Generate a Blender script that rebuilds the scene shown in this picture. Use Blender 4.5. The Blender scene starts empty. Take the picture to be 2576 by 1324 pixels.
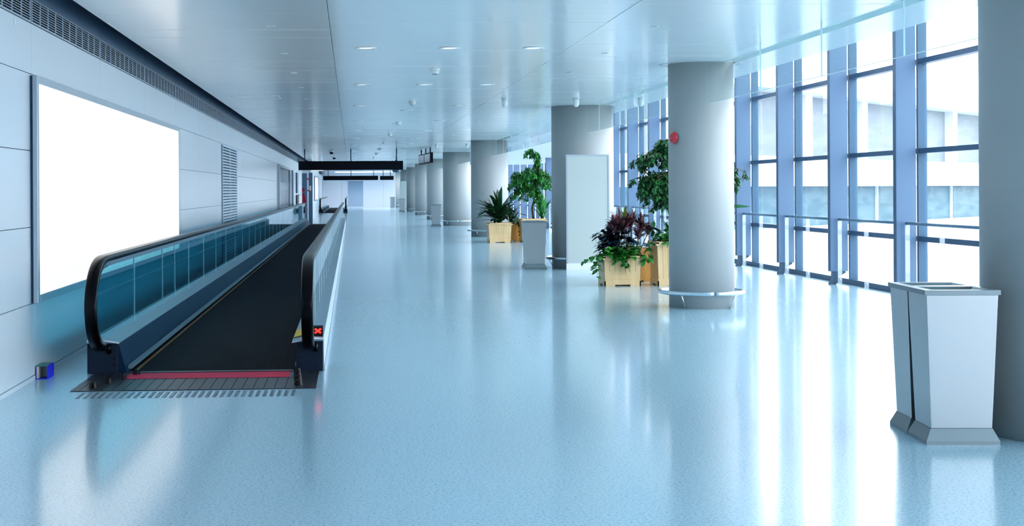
import bpy, math, random
from mathutils import Vector, Matrix, Quaternion
S = bpy.context.scene
COL = S.collection
PI = math.pi
R = math.radians

# ---------------------------------------------------------------- camera
FPX = 3600.0; PX, PY = 1091.0, 478.0; CAM_H = 1.575
YAW = math.atan(208.0 / FPX); ROLL = 0.0055
cd = bpy.data.cameras.new('camera'); cam = bpy.data.objects.new('camera', cd); COL.objects.link(cam)
cd.sensor_fit = 'HORIZONTAL'; cd.sensor_width = 36.0; cd.lens = FPX / 2576.0 * 36.0
cd.shift_x = (1288.0 - PX) / 2576.0; cd.shift_y = (PY - 662.0) / 2576.0
cd.clip_end = 1000; cd.clip_start = 0.05
cam.matrix_world = Matrix.Translation((0, 0, CAM_H)) @ Matrix.Rotation(-YAW, 4, 'Z') @ Matrix.Rotation(PI / 2, 4, 'X') @ Matrix.Rotation(-ROLL, 4, 'Z')
S.camera = cam
# ---------------------------------------------------------------- sky, exposure
w = bpy.data.worlds.new('overcast_sky'); S.world = w; w.use_nodes = True
bg = w.node_tree.nodes['Background']; bg.inputs[0].default_value = (0.90, 0.96, 1.0, 1); bg.inputs[1].default_value = 5.0
S.view_settings.view_transform = 'Standard'; S.view_settings.look = 'None'; S.view_settings.gamma = 1.0
S.view_settings.use_curve_mapping = False
S.view_settings.exposure = 0.6

# ---------------------------------------------------------------- materials
def mat(name, col, rough=0.5, metal=0.0, spec=0.5, coat=0.0, coat_r=0.1, emit=None, es=0.0, noise=None, bump=None, alpha=None):
    m = bpy.data.materials.new(name); m.use_nodes = True
    nt = m.node_tree; b = nt.nodes['Principled BSDF']
    b.inputs['Base Color'].default_value = (*col, 1); b.inputs['Roughness'].default_value = rough
    b.inputs['Metallic'].default_value = metal; b.inputs['Specular IOR Level'].default_value = spec
    b.inputs['Coat Weight'].default_value = coat; b.inputs['Coat Roughness'].default_value = coat_r
    if emit: b.inputs['Emission Color'].default_value = (*emit, 1); b.inputs['Emission Strength'].default_value = es
    if alpha is not None: b.inputs['Alpha'].default_value = alpha
    tc = nt.nodes.new('ShaderNodeTexCoord')
    if noise:   # (scale vec, col2, lo, hi)
        sc, c2, lo, hi = noise
        mp = nt.nodes.new('ShaderNodeMapping'); mp.inputs['Scale'].default_value = sc
        n = nt.nodes.new('ShaderNodeTexNoise'); n.inputs['Scale'].default_value = 1.0; n.inputs['Detail'].default_value = 3.0
        r = nt.nodes.new('ShaderNodeValToRGB')
        r.color_ramp.elements[0].position = lo; r.color_ramp.elements[0].color = (*c2, 1)
        r.color_ramp.elements[1].position = hi; r.color_ramp.elements[1].color = (*col, 1)
        nt.links.new(tc.outputs['Object'], mp.inputs[0]); nt.links.new(mp.outputs[0], n.inputs['Vector'])
        nt.links.new(n.outputs['Fac'], r.inputs[0]); nt.links.new(r.outputs[0], b.inputs['Base Color'])
    if bump:
        sc, st, di = bump
        mp = nt.nodes.new('ShaderNodeMapping'); mp.inputs['Scale'].default_value = sc
        n = nt.nodes.new('ShaderNodeTexNoise'); n.inputs['Scale'].default_value = 1.0; n.inputs['Detail'].default_value = 2.0
        bp = nt.nodes.new('ShaderNodeBump'); bp.inputs['Strength'].default_value = st; bp.inputs['Distance'].default_value = di
        nt.links.new(tc.outputs['Object'], mp.inputs[0]); nt.links.new(mp.outputs[0], n.inputs['Vector'])
        nt.links.new(n.outputs['Fac'], bp.inputs['Height']); nt.links.new(bp.outputs[0], b.inputs['Normal'])
    return m

def glass(name, tint, refl=(1, 1, 1), f0=0.05, frost=None, rough=0.02):
    m = bpy.data.materials.new(name); m.use_nodes = True
    nt = m.node_tree; nt.nodes.remove(nt.nodes['Principled BSDF'])
    out = nt.nodes['Material Output']
    t = nt.nodes.new('ShaderNodeBsdfTransparent'); t.inputs[0].default_value = (*tint, 1)
    g = nt.nodes.new('ShaderNodeBsdfGlossy'); g.inputs[0].default_value = (*refl, 1); g.inputs['Roughness'].default_value = rough
    lw = nt.nodes.new('ShaderNodeLayerWeight'); lw.inputs['Blend'].default_value = 0.5
    p = nt.nodes.new('ShaderNodeMath'); p.operation = 'POWER'; p.inputs[1].default_value = 5.0
    k = nt.nodes.new('ShaderNodeMath'); k.operation = 'MULTIPLY_ADD'; k.inputs[1].default_value = 1 - f0; k.inputs[2].default_value = f0
    ge = nt.nodes.new('ShaderNodeNewGeometry')
    iv = nt.nodes.new('ShaderNodeMath'); iv.operation = 'SUBTRACT'; iv.inputs[0].default_value = 1.0
    mu = nt.nodes.new('ShaderNodeMath'); mu.operation = 'MULTIPLY'
    mx = nt.nodes.new('ShaderNodeMixShader')
    L = nt.links.new
    L(lw.outputs['Facing'], p.inputs[0]); L(p.outputs[0], k.inputs[0]); L(ge.outputs['Backfacing'], iv.inputs[1])
    L(k.outputs[0], mu.inputs[0]); L(iv.outputs[0], mu.inputs[1])
    L(mu.outputs[0], mx.inputs[0]); L(t.outputs[0], mx.inputs[1]); L(g.outputs[0], mx.inputs[2])
    last = mx
    if frost:
        d = nt.nodes.new('ShaderNodeBsdfDiffuse'); d.inputs[0].default_value = (*frost[0], 1)
        m2 = nt.nodes.new('ShaderNodeMixShader'); m2.inputs[0].default_value = frost[1]
        L(mx.outputs[0], m2.inputs[1]); L(d.outputs[0], m2.inputs[2]); last = m2
    L(last.outputs[0], out.inputs[0])
    return m

M = {}
M['floor'] = mat('speckled_blue_floor', (0.41, 0.61, 0.72), 0.22, spec=0.6, coat=0.5, coat_r=0.10,
                 noise=((62, 62, 62), (0.17, 0.39, 0.54), 0.33, 0.50), bump=((3, 3, 3), 0.012, 0.005))
M['ceil'] = mat('glossy_white_metal_ceiling', (0.90, 0.94, 0.95), 0.17, spec=0.9, bump=((0.7, 3.0, 1), 0.02, 0.02))
M['wall'] = mat('blue_grey_metal_panel', (0.73, 0.78, 0.84), 0.26, metal=0.15, spec=0.6, bump=((1, 1.5, 1), 0.03, 0.02))
M['wallback'] = mat('dark_joint', (0.05, 0.09, 0.13), 0.7)
M['plenum'] = mat('dark_plenum', (0.01, 0.013, 0.017), 0.8)
M['farwall'] = mat('pale_far_wall', (0.86, 0.88, 0.96), 0.4)
M['steel'] = mat('painted_blue_steel', (0.095, 0.165, 0.27), 0.45, metal=0.1, spec=0.3)
M['frame'] = mat('dark_blue_window_frame', (0.035, 0.085, 0.16), 0.4, metal=0.1, spec=0.3)
M['mull'] = mat('blue_mullion', (0.045, 0.11, 0.19), 0.4, spec=0.3)
M['studm'] = mat('dark_steel_stud', (0.22, 0.25, 0.29), 0.14, metal=1.0)
M['seam'] = mat('pale_glass_edge', (0.70, 0.86, 0.88), 0.3)
M['dark'] = mat('dark_bracket', (0.03, 0.07, 0.12), 0.4, metal=0.3)
M['glass'] = glass('window_glass', (0.96, 0.985, 1.0))
M['curtain'] = glass('smoke_curtain_glass', (0.91, 0.965, 0.965))
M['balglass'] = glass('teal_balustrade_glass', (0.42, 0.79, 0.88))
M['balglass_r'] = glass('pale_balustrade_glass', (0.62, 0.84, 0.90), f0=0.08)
M['acryl'] = glass('clear_post', (0.92, 0.96, 0.98), frost=((0.85, 0.9, 0.95), 0.25))
M['chrome'] = mat('polished_steel', (0.62, 0.70, 0.76), 0.16, metal=1.0)
M['brushed'] = mat('brushed_steel', (0.47, 0.48, 0.49), 0.30, metal=1.0, bump=((300, 300, 3), 0.05, 0.002))
M['railtube'] = mat('blue_steel_tube', (0.11, 0.19, 0.27), 0.35, metal=0.4)
M['col'] = mat('grey_painted_column', (0.38, 0.40, 0.405), 0.42, spec=0.4)
M['white'] = mat('white_plastic', (0.85, 0.88, 0.88), 0.35)
M['black'] = mat('black_panel', (0.002, 0.004, 0.010), 0.6, spec=0.15)
M['rubber'] = mat('black_rubber', (0.001, 0.0015, 0.003), 0.22, spec=0.12)
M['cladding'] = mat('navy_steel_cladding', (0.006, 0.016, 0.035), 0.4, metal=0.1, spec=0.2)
M['skirt'] = mat('blue_skirt_panel', (0.006, 0.024, 0.055), 0.5, metal=0.0, spec=0.03)
M['deck'] = mat('worn_steel_deck', (0.24, 0.35, 0.43), 0.4, metal=0.6)
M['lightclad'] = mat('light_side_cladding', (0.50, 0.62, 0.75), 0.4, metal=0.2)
M['plate'] = mat('ribbed_metal_floor_plate', (0.014, 0.018, 0.027), 0.32, metal=0.2, spec=0.4)
M['red'] = mat('red_comb_band', (0.62, 0.025, 0.075), 0.6, spec=0.1, noise=((6, 20, 1), (0.42, 0.03, 0.08), 0.3, 0.6))
M['redgloss'] = mat('red_enamel', (0.62, 0.01, 0.03), 0.15, coat=0.4, coat_r=0.05)
M['redpict'] = mat('crimson_pictogram', (0.36, 0.0, 0.03), 0.4)
M['redlit'] = mat('red_lamp', (0.2, 0, 0), 0.4, emit=(1.0, 0.02, 0.01), es=2.2)
M['yellow'] = mat('yellow_sticker', (0.72, 0.48, 0.03), 0.5, spec=0.2)
M['amber'] = mat('amber_brush_line', (0.20, 0.08, 0.01), 0.6)
M['lightbox'] = mat('lit_white_panel', (0.25, 0.25, 0.25), 0.5, spec=0.2, emit=(1, 1, 1), es=0.62)
M['lamp'] = mat('downlight_diffuser', (0.9, 0.9, 0.9), 0.4, emit=(0.95, 0.98, 1), es=0.9)
M['addedstrip'] = mat('added_strip_glow', (.9, .9, .9), 0.4, emit=(.97, .97, 1), es=32.0)  # strong glow for the added far-wall strips
M['board'] = mat('pale_board_glass', (0.52, 0.58, 0.57), 0.14)
M['boardframe'] = mat('light_aluminium', (0.42, 0.48, 0.54), 0.35, metal=0.4)
M['blue'] = mat('cobalt_card', (0.004, 0.008, 0.62), 0.5)
M['greencard'] = mat('green_card', (0.03, 0.16, 0.14), 0.5)
M['cream'] = mat('cream_paper', (0.6, 0.57, 0.38), 0.6)
M['soil'] = mat('soil', (0.03, 0.022, 0.015), 0.9)
def wood(name, c, d):
    return mat(name, c, 0.4, noise=((9, 9, 1.4), d, 0.32, 0.62))
M['wood'] = wood('pale_wood', (0.80, 0.56, 0.30), (0.70, 0.46, 0.23))
M['wood2'] = wood('honey_wood', (0.72, 0.37, 0.10), (0.60, 0.29, 0.07))
M['bark'] = mat('brown_bark', (0.14, 0.075, 0.045), 0.8)
M['stem'] = mat('green_stem', (0.05, 0.13, 0.03), 0.6)
def leafm(name, c, d, r=0.3): return mat(name, c, r, spec=0.5, noise=((7, 7, 7), d, 0.38, 0.62))
M['ficus'] = leafm('ficus_leaf', (0.035, 0.19, 0.05), (0.008, 0.07, 0.025))
M['ficus_bright'] = leafm('bright_ficus_leaf', (0.06, 0.34, 0.06), (0.012, 0.13, 0.03))
M['pothos'] = leafm('pothos_leaf', (0.05, 0.30, 0.04), (0.012, 0.12, 0.02))
M['darkleaf'] = leafm('near_black_leaf', (0.012, 0.028, 0.05), (0.006, 0.010, 0.022), 0.22)
M['strap'] = leafm('dark_strap_leaf', (0.012, 0.075, 0.02), (0.005, 0.03, 0.014), 0.3)
M['cordyline'] = leafm('pink_purple_leaf', (0.30, 0.09, 0.13), (0.018, 0.022, 0.022), 0.3)
M['lime'] = leafm('olive_leaf', (0.26, 0.30, 0.04), (0.10, 0.16, 0.03), 0.3)
M['bigleaf'] = leafm('broad_green_leaf', (0.02, 0.16, 0.04), (0.008, 0.07, 0.02), 0.25)
M['apron'] = mat('pale_concrete_apron', (0.42, 0.44, 0.47), 0.8)
M['bwhite'] = mat('white_cladding', (0.60, 0.64, 0.68), 0.5)
M['bglass'] = mat('pale_facade_glass', (0.20, 0.225, 0.24), 0.5, spec=0.1, noise=((0.35, 0.35, 1.5), (0.17, 0.20, 0.225), 0.4, 0.6))
M['bteal'] = mat('teal_facade_glass', (0.06, 0.125, 0.16), 0.5, spec=0.1, noise=((0.3, 0.3, 1.2), (0.10, 0.17, 0.21), 0.4, 0.6))

# belt: fine lengthwise ribs, cross joints
def belt_mat():
    m = mat('ribbed_black_pallets', (0.004, 0.007, 0.012), 0.7, metal=0.0, spec=0.03); nt = m.node_tree; b = nt.nodes['Principled BSDF']
    tc = nt.nodes.new('ShaderNodeTexCoord')
    wv = nt.nodes.new('ShaderNodeTexWave'); wv.wave_type = 'BANDS'; wv.bands_direction = 'X'; wv.inputs['Scale'].default_value = 30.0; wv.inputs['Distortion'].default_value = 0
    r = nt.nodes.new('ShaderNodeValToRGB'); r.color_ramp.elements[0].position = 0.55; r.color_ramp.elements[0].color = (0.001, 0.002, 0.004, 1)
    r.color_ramp.elements[1].position = 0.95; r.color_ramp.elements[1].color = (0.012, 0.020, 0.030, 1)
    bp = nt.nodes.new('ShaderNodeBump'); bp.inputs['Strength'].default_value = 0.5; bp.inputs['Distance'].default_value = 0.004
    nt.links.new(tc.outputs['Object'], wv.inputs[0]); nt.links.new(wv.outputs['Fac'], r.inputs[0])
    nt.links.new(r.outputs[0], b.inputs['Base Color']); nt.links.new(wv.outputs['Fac'], bp.inputs['Height']); nt.links.new(bp.outputs[0], b.inputs['Normal'])
    return m
M['belt'] = belt_mat()

# ---------------------------------------------------------------- mesh helpers
class MB:
    def __init__(s): s.v = []; s.f = []; s.sm = []
    def add(s, vs, fs, smooth=False):
        o = len(s.v); s.v += [tuple(p) for p in vs]; s.f += [tuple(i + o for i in f) for f in fs]; s.sm += [smooth] * len(fs); return s
    def box(s, x0, x1, y0, y1, z0, z1):
        return s.frus((x0, x1, y0, y1, z0), (x0, x1, y0, y1, z1))
    def frus(s, a, b):
        x0, x1, y0, y1, z = a; X0, X1, Y0, Y1, Z = b
        v = [(x0, y0, z), (x1, y0, z), (x1, y1, z), (x0, y1, z), (X0, Y0, Z), (X1, Y0, Z), (X1, Y1, Z), (X0, Y1, Z)]
        return s.add(v, [(3, 2, 1, 0), (4, 5, 6, 7), (0, 1, 5, 4), (1, 2, 6, 5), (2, 3, 7, 6), (3, 0, 4, 7)])
    def lathe(s, prof, n=32, c=(0, 0), caps=True, smooth=True):
        vs = []; fs = []
        for (r, z) in prof:
            for k in range(n):
                a = 2 * PI * k / n; vs.append((c[0] + r * math.cos(a), c[1] + r * math.sin(a), z))
        for i in range(len(prof) - 1):
            for k in range(n):
                k2 = (k + 1) % n; fs.append((i * n + k, i * n + k2, (i + 1) * n + k2, (i + 1) * n + k))
        s.add(vs, fs, smooth)
        if caps:
            o = len(s.v) - len(vs)
            if prof[0][0] > 1e-5: s.f.append(tuple(o + k for k in reversed(range(n)))); s.sm.append(False)
            if prof[-1][0] > 1e-5: s.f.append(tuple(o + (len(prof) - 1) * n + k for k in range(n))); s.sm.append(False)
        return s
    def tube(s, pts, r, n=10, closed=False, caps=True):
        P = [Vector(p) for p in pts]; vs = []; fs = []; m = len(P)
        rr = r if isinstance(r, (list, tuple)) else [r] * m
        up = None
        for i, p in enumerate(P):
            if closed: t = (P[(i + 1) % m] - P[i - 1]).normalized()
            else: t = (P[min(i + 1, m - 1)] - P[max(i - 1, 0)]).normalized()
            if up is None: up = Vector((0, 0, 1)) if abs(t.z) < 0.9 else Vector((0, 1, 0))
            a = t.cross(up).normalized(); b = a.cross(t).normalized(); up = b
            for k in range(n):
                q = 2 * PI * k / n; vs.append(p + (a * math.cos(q) + b * math.sin(q)) * rr[i])
        for i in range(m if closed else m - 1):
            j = (i + 1) % m
            for k in range(n):
                k2 = (k + 1) % n; fs.append((i * n + k, j * n + k, j * n + k2, i * n + k2))
        s.add(vs, fs, True)
        if caps and not closed:
            o = len(s.v) - len(vs)
            s.f.append(tuple(o + k for k in range(n))); s.f.append(tuple(o + (m - 1) * n + k for k in reversed(range(n)))); s.sm += [False, False]
        return s
    def sweep(s, path, prof, smooth=False):
        # path: list of (point, side vector, up vector); prof: closed polygon in (side, up)
        vs = []; fs = []; n = len(prof); m = len(path)
        for (p, a, b) in path:
            for (u, v) in prof: vs.append(Vector(p) + Vector(a) * u + Vector(b) * v)
        for i in range(m - 1):
            for k in range(n):
                k2 = (k + 1) % n; fs.append((i * n + k, i * n + k2, (i + 1) * n + k2, (i + 1) * n + k))
        s.add(vs, fs, smooth)
        o = len(s.v) - len(vs); s.f.append(tuple(o + k for k in reversed(range(n)))); s.f.append(tuple(o + (m - 1) * n + k for k in range(n))); s.sm += [False, False]
        return s
    def prism(s, poly, axis, a, b):
        n = len(poly)
        def P(u, v, w): return {'x': (w, u, v), 'y': (u, w, v), 'z': (u, v, w)}[axis]
        vs = [P(u, v, a) for u, v in poly] + [P(u, v, b) for u, v in poly]
        fs = [tuple(range(n)), tuple(reversed(range(n, 2 * n)))] + [(k, (k + 1) % n, n + (k + 1) % n, n + k) for k in range(n)]
        return s.add(vs, fs)
    def xf(s, mtx):
        s.v = [tuple(mtx @ Vector(p)) for p in s.v]; return s
    def mesh(s, name):
        me = bpy.data.meshes.new(name); me.from_pydata(s.v, [], s.f); me.update()
        me.polygons.foreach_set('use_smooth', s.sm); return me
    def build(s, name, m, parent=None, loc=None, bevel=0.0, fixn=True):
        me = s.mesh(name)
        if fixn:
            import bmesh
            bm = bmesh.new(); bm.from_mesh(me); bmesh.ops.recalc_face_normals(bm, faces=bm.faces); bm.to_mesh(me); bm.free()
        me.materials.append(m)
        o = bpy.data.objects.new(name, me); COL.objects.link(o)
        if loc: o.location = loc
        if parent: o.parent = parent
        if bevel:
            md = o.modifiers.new('edge', 'BEVEL'); md.width = bevel; md.segments = 2; md.limit_method = 'ANGLE'; md.angle_limit = R(40)
        return o

def tag(o, label=None, cat=None, group=None, kind=None):
    if label: o['label'] = label
    if cat: o['category'] = cat
    if group: o['group'] = group
    if kind: o['kind'] = kind
    return o
def empty(name, loc, label, cat, group=None, rz=0.0):
    o = bpy.data.objects.new(name, None); COL.objects.link(o); o.location = loc; o.rotation_euler = (0, 0, rz); o.empty_display_size = 0.1
    return tag(o, label, cat, group)
def struct(o): o['kind'] = 'structure'; return o
def copy_tree(o, parent=None):
    c = o.copy(); COL.objects.link(c)
    if parent: c.parent = parent
    for ch in list(o.children): copy_tree(ch, c)
    return c
ORD = ['first', 'second', 'third', 'fourth', 'fifth', 'sixth', 'seventh', 'eighth', 'ninth', 'tenth', 'eleventh', 'twelfth', 'thirteenth',
       'fourteenth', 'fifteenth', 'sixteenth', 'seventeenth', 'eighteenth', 'nineteenth', 'twentieth', 'twenty-first', 'twenty-second', 'twenty-third', 'twenty-fourth']

Y0, Y1 = -8.0, 133.0
WX = -2.66          # left wall face
CZ = 3.23           # ceiling height
# ---------------------------------------------------------------- floor, ceiling, walls
struct(MB().box(-2.9, 8.3, Y0, Y1, -0.3, 0).build('floor', M['floor']))
random.seed(3)
def ceiling():
    b = MB(); y = 12.655 - 0.715 * 29
    while y < Y1:
        for (x0, x1) in ((-2.385, -0.205), (-0.20, 2.547), (2.553, 4.66), (4.665, 4.88)):
            t = random.uniform(-0.0018, 0.0018); t2 = t + random.uniform(-0.0012, 0.0012)
            ya, yb = y + 0.002, y + 0.713
            v = [(x0, ya, CZ + t), (x1, ya, CZ + t), (x1, yb, CZ + t2), (x0, yb, CZ + t2), (x0, ya, CZ + .02), (x1, ya, CZ + .02), (x1, yb, CZ + .02), (x0, yb, CZ + .02)]
            b.add(v, [(3, 2, 1, 0), (0, 1, 5, 4), (1, 2, 6, 5), (2, 3, 7, 6), (3, 0, 4, 7), (4, 5, 6, 7)])
        y += 0.715
    b.box(-2.385, -2.37, Y0, Y1, CZ - .002, CZ + .02)
    return b
struct(ceiling().build('ceiling', M['ceil']))
cback = struct(MB().box(WX, -2.30, Y0, Y1, 3.47, 3.50).box(-2.384, -2.35, Y0, Y1, CZ + .02, 3.47).box(-2.36, 4.88, Y0, Y1, CZ + .03, CZ + .035).build('trim_1', M['plenum']))  # black lid and inner side added low over the cove to deepen its shade
# outer strip of ceiling beyond the glass curtain, its slot and upstand, roof of the window void
struct(MB().box(5.08, 5.76, Y0, Y1, CZ, CZ + .06).build('trim_2', M['ceil']))
struct(MB().box(4.88, 5.08, Y0, Y1, CZ + .22, CZ + .26).box(4.88, 4.9, Y0, Y1, CZ, CZ + .22).build('trim_3', mat('teal_grey_slot', (0.20, 0.36, 0.42), 0.6)))
struct(MB().box(5.74, 5.76, Y0, Y1, CZ + .06, 5.4).box(5.74, 8.3, Y0, Y1, 5.4, 5.5).build('trim_4', M['bwhite']))

JY = [12.12 + 3.29 * k for k in range(-6, 36)]
JY = [y for y in JY if Y0 < y < Y1 - 1]
def wall_left():
    b = MB(); ys = [Y0] + JY + [Y1]; zs = [0.04, 0.645, 1.282, 1.92, 2.56, 2.985]
    for i in range(len(ys) - 1):
        for j in range(len(zs) - 1):
            b.box(WX - .02, WX, ys[i] + .003, ys[i + 1] - .003, zs[j] + .003, zs[j + 1] - .003)
    return b
wl = struct(wall_left().build('wall_left', M['wall']))
MB().box(WX - .24, WX - .021, Y0, Y1, 0, 4.0).build('joint_backing', M['wallback'], wl)
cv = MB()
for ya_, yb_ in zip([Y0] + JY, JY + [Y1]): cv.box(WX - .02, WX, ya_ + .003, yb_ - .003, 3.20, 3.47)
struct(cv.build('trim_7', mat('shade_toned_cove_panel', (0.07, 0.13, 0.21), 0.5)))  # wall strip above the grilles; recess shade is put into its dark colour
struct(MB().box(-0.24, 8.1, 60.5, 60.56, 0.0002, .0006).build('trim_8', M['dark']))
struct(MB().box(WX - .02, WX + .004, Y0, Y1, 0, 0.037).build('baseboard_left', M['wall']))
# far wall
struct(MB().box(-2.9, 8.3, Y1 + .1, Y1 + .15, 0, 5.5).build('trim_9', M['wallback']))
fw = MB()
for x0, x1 in ((-2.7, -0.85), (-0.84, 3.0), (3.01, 4.3), (4.31, 8.3)): fw.box(x0, x1, Y1, Y1 + .1, 0, 5.4)
struct(fw.build('wall_far', M['farwall']))
struct(MB().box(-2.9, 8.3, Y0 - .1, Y0, 0, 5.4).build('wall_near', M['wall']))
d = MB()
for k in range(40): d.frus((-0.29, 1.12, Y1 - .06, Y1, .05 + k * .06), (-0.29, 1.12, Y1 - .045, Y1, .05 + k * .06 + .058))
dr = struct(d.build('door_1', mat('grey_roller_shutter', (0.28, 0.40, 0.54), 0.4, metal=0.3)))
MB().box(-0.32, 1.15, Y1 - .08, Y1, 0.0, .05).box(-.34, -.29, Y1 - .08, Y1, 0, 2.5).box(1.12, 1.17, Y1 - .08, Y1, 0, 2.5).box(-.34, 1.17, Y1 - .08, Y1, 2.45, 2.5).build('door_frame', M['farwall'], dr)

# ---------------------------------------------------------------- ventilation grilles in the left wall
def grille_mesh(L):
    b = MB()
    for k in range(9): b.box(-.004, .002, 0.03, L - .03, .012 + k * .0215, .017 + k * .0215)
    n = 11
    for k in range(n): b.box(-.004, .004, .03 + (L - .06) * k / (n - 1) - .008, .03 + (L - .06) * k / (n - 1) + .008, .012, .20)
    return b
gy = [Y0] + JY
protog = None
vis = [i for i in range(len(JY) - 1) if 8 < JY[i] < 60]
for n_, i in enumerate(range(len(JY) - 1)):
    y = JY[i]
    if y < 5 or y > 70: continue
    idx = int(round((y - 8.83) / 3.29))
    if protog is None:
        g = empty('ventilation_grille', (WX, y, 2.988), '', 'ventilation grille', 'wall grilles along the top of the left wall')
        MB().box(-.018, -.012, .02, 3.27, .005, .203).build('duct_backing', M['black'], g)
        MB().box(-.02, .006, 0.005, 3.285, .0, .012).box(-.02, .006, 0.005, 3.285, .200, .210).build('grille_frame', M['boardframe'], g)
        grille_mesh(3.29).build('grille_bars', M['lightclad'], g)
        protog = g
    else:
        g = copy_tree(protog); g.location = (WX, y, 2.988)
    names = {0: 'dark slatted wall grille cut off by the top left corner of the photo',
             1: 'dark slatted wall grille above the near end of the white lightbox',
             2: 'dark slatted wall grille above the middle of the white lightbox',
             3: 'dark slatted wall grille above the far end of the white lightbox',
             4: 'dark slatted wall grille just beyond the far end of the lightbox'}
    if idx < 0: g['label'] = 'dark slatted wall grille nearest the viewer, before the lightbox'
    elif idx in names: g['label'] = names[idx]
    elif idx < 17: g['label'] = 'dark slatted grille high on the left wall, %s from the front' % ORD[min(idx, 23)]
    else: g['label'] = 'dark slatted grille high on the left wall beyond the first hanging sign'

# ---------------------------------------------------------------- lightbox on left wall
lb = empty('advertising_lightbox', (WX, 12.06, 0), 'large blank glowing white advertising lightbox on the left wall', 'lightbox')
def L_(b): return b.xf(Matrix.Translation((-WX, -12.06, 0)))
fr = MB()
a0, a1, z0, z1 = 12.06, 21.95, .65, 2.548
for (ya, yb, za, zb) in ((a0, a0 + .07, z0, z1), (a1 - .07, a1, z0, z1), (a0 + .07, a1 - .07, z0, z0 + .065), (a0 + .07, a1 - .07, z1 - .065, z1)):
    fr.box(WX + .022, WX + .062, ya, yb, za, zb)
L_(fr).build('frame', M['boardframe'], lb, bevel=.004)
sd = MB()
for x0, x1 in ((0.001, .008), (.014, .02)): sd.box(WX + x0, WX + x1, a0 + .004, a1 - .004, z0 + .004, z1 - .004)
sd.box(WX + .001, WX + .02, a0 + .02, a1 - .02, z0 + .02, z1 - .02)
L_(sd).build('casing', M['frame'], lb)
L_(MB().box(WX + .030, WX + .054, a0 + .07, a1 - .07, z0 + .065, z1 - .065)).build('lit_panel', M['lightbox'], lb)

# ---------------------------------------------------------------- louvred service door
lv = empty('louvred_door', (WX, 29.7, 0), 'tall louvred service door in the left wall behind the walkway', 'door')
for k, (ya, yb) in enumerate(((0, 1.80), (1.85, 3.65))):
    MB().box(.002, .010, ya, yb, .06, 2.54).build('leaf_backing', M['black'], lv)
    b = MB()
    for i in range(40):
        z = .10 + i * .0605
        b.add([(.012, ya + .04, z), (.026, ya + .04, z - .02), (.026, yb - .04, z - .02), (.012, yb - .04, z), (.012, ya + .04, z + .022), (.026, ya + .04, z + .002), (.026, yb - .04, z + .002), (.012, yb - .04, z + .022)],
              [(0, 1, 2, 3), (4, 5, 6, 7), (0, 1, 5, 4), (3, 2, 6, 7), (1, 2, 6, 5), (0, 3, 7, 4)])
    b.box(.002, .028, ya, ya + .04, .08, 2.50).box(.002, .028, yb - .04, yb, .08, 2.50).box(.002, .03, ya, yb, 2.50, 2.54).box(.002, .03, ya, yb, .04, .08)
    b.build('louvre_leaf', M['lightclad'], lv)

# ---------------------------------------------------------------- far left: framed doorway, posts, restroom sign, far lightbox
dw = struct(MB().box(WX, WX + .10, 51.9, 52.2, 0, 2.54).box(WX, WX + .10, 60.9, 61.2, 0, 2.54).box(WX, WX + .10, 52.2, 60.9, 2.44, 2.54).build('door_2', M['boardframe']))
MB().box(WX, WX + .02, 52.2, 60.9, 1.9, 2.44).build('transom_panel', M['dark'], dw)
MB().box(WX, WX + .03, 52.2, 60.9, .02, 1.9).build('door_leaf', mat('reflective_door_glass', (0.40, 0.46, 0.52), 0.15, metal=0.6), dw)
struct(MB().box(WX, WX + .05, 64.5, 65.6, 0, 2.5).build('trim_5', M['steel']))
tag(MB().box(WX, WX + .06, 69.3, 71.3, 1.45, 2.45).build('wall_panel', M['frame']), 'narrow dark upright panel on the left wall near the restroom sign', 'panel')
tag(MB().box(WX + .065, WX + .16, 69.4, 78.5, 0.0, 1.38).build('low_screen', M['brushed'], bevel=.01), 'grey low screen against the left wall behind the walkway handrail', 'screen')
rs = empty('restroom_sign', (-2.33, 68.5, 0), 'blue-grey panel with a crimson female restroom figure beside the white pillar', 'sign')
MB().box(0, .24, 0, .04, 0, 2.40).build('sign_panel', M['steel'], rs)
hc = 1.62
poly = [(0, 1.46), (.075, 1.46), (.12, 1.40), (.19, 1.02), (.165, .97), (.145, 1.0), (.115, 1.22), (.175, .82), (.115, .82), (.115, .30), (0, .30)]
b = MB().prism(poly, 'y', -.012, 0)
b.prism([(.002, 1.72)] + [(.035 + .085 * math.cos(a), hc + .10 * math.sin(a)) for a in [R(110 - 20 * k) for k in range(12)]] + [(.002, 1.52)], 'y', -.012, 0)
b.build('female_figure', M['redpict'], rs)
pl = empty('wall_pillar', (-2.04, 67.6, 0), 'slim white and blue pillar at the far end of the first walkway', 'pillar')
MB().box(0, .05, 0, .25, 0, 2.42).build('white_edge', M['farwall'], pl)
MB().box(.05, .23, 0.02, .25, 0, 2.42).build('post_body', M['steel'], pl)
tag(MB().lathe([(.0, 0), (.055, 0), (.05, .03), (.03, .05), (0, .055)], 20, smooth=True).xf(Matrix.Translation((-2.01, 67.58, 2.12)) @ Matrix.Rotation(PI / 2, 4, 'X')).build('alarm_bell', M['redgloss']), 'small red alarm bell high on the far white and blue pillar', 'alarm')
tag(MB().lathe([(.0, 0), (.045, 0), (.04, .03), (.02, .05), (0, .055)], 20, smooth=True).xf(Matrix.Translation((-2.01, 67.58, 1.58)) @ Matrix.Rotation(PI / 2, 4, 'X')).build('call_point', M['redgloss']), 'small red call point below the bell on the far pillar', 'alarm')
tag(MB().box(-1.96, -1.87, 67.57, 67.6, 1.58, 1.80).build('notice_plate', M['white']), 'small white notice on the far white and blue pillar', 'notice')
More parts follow.
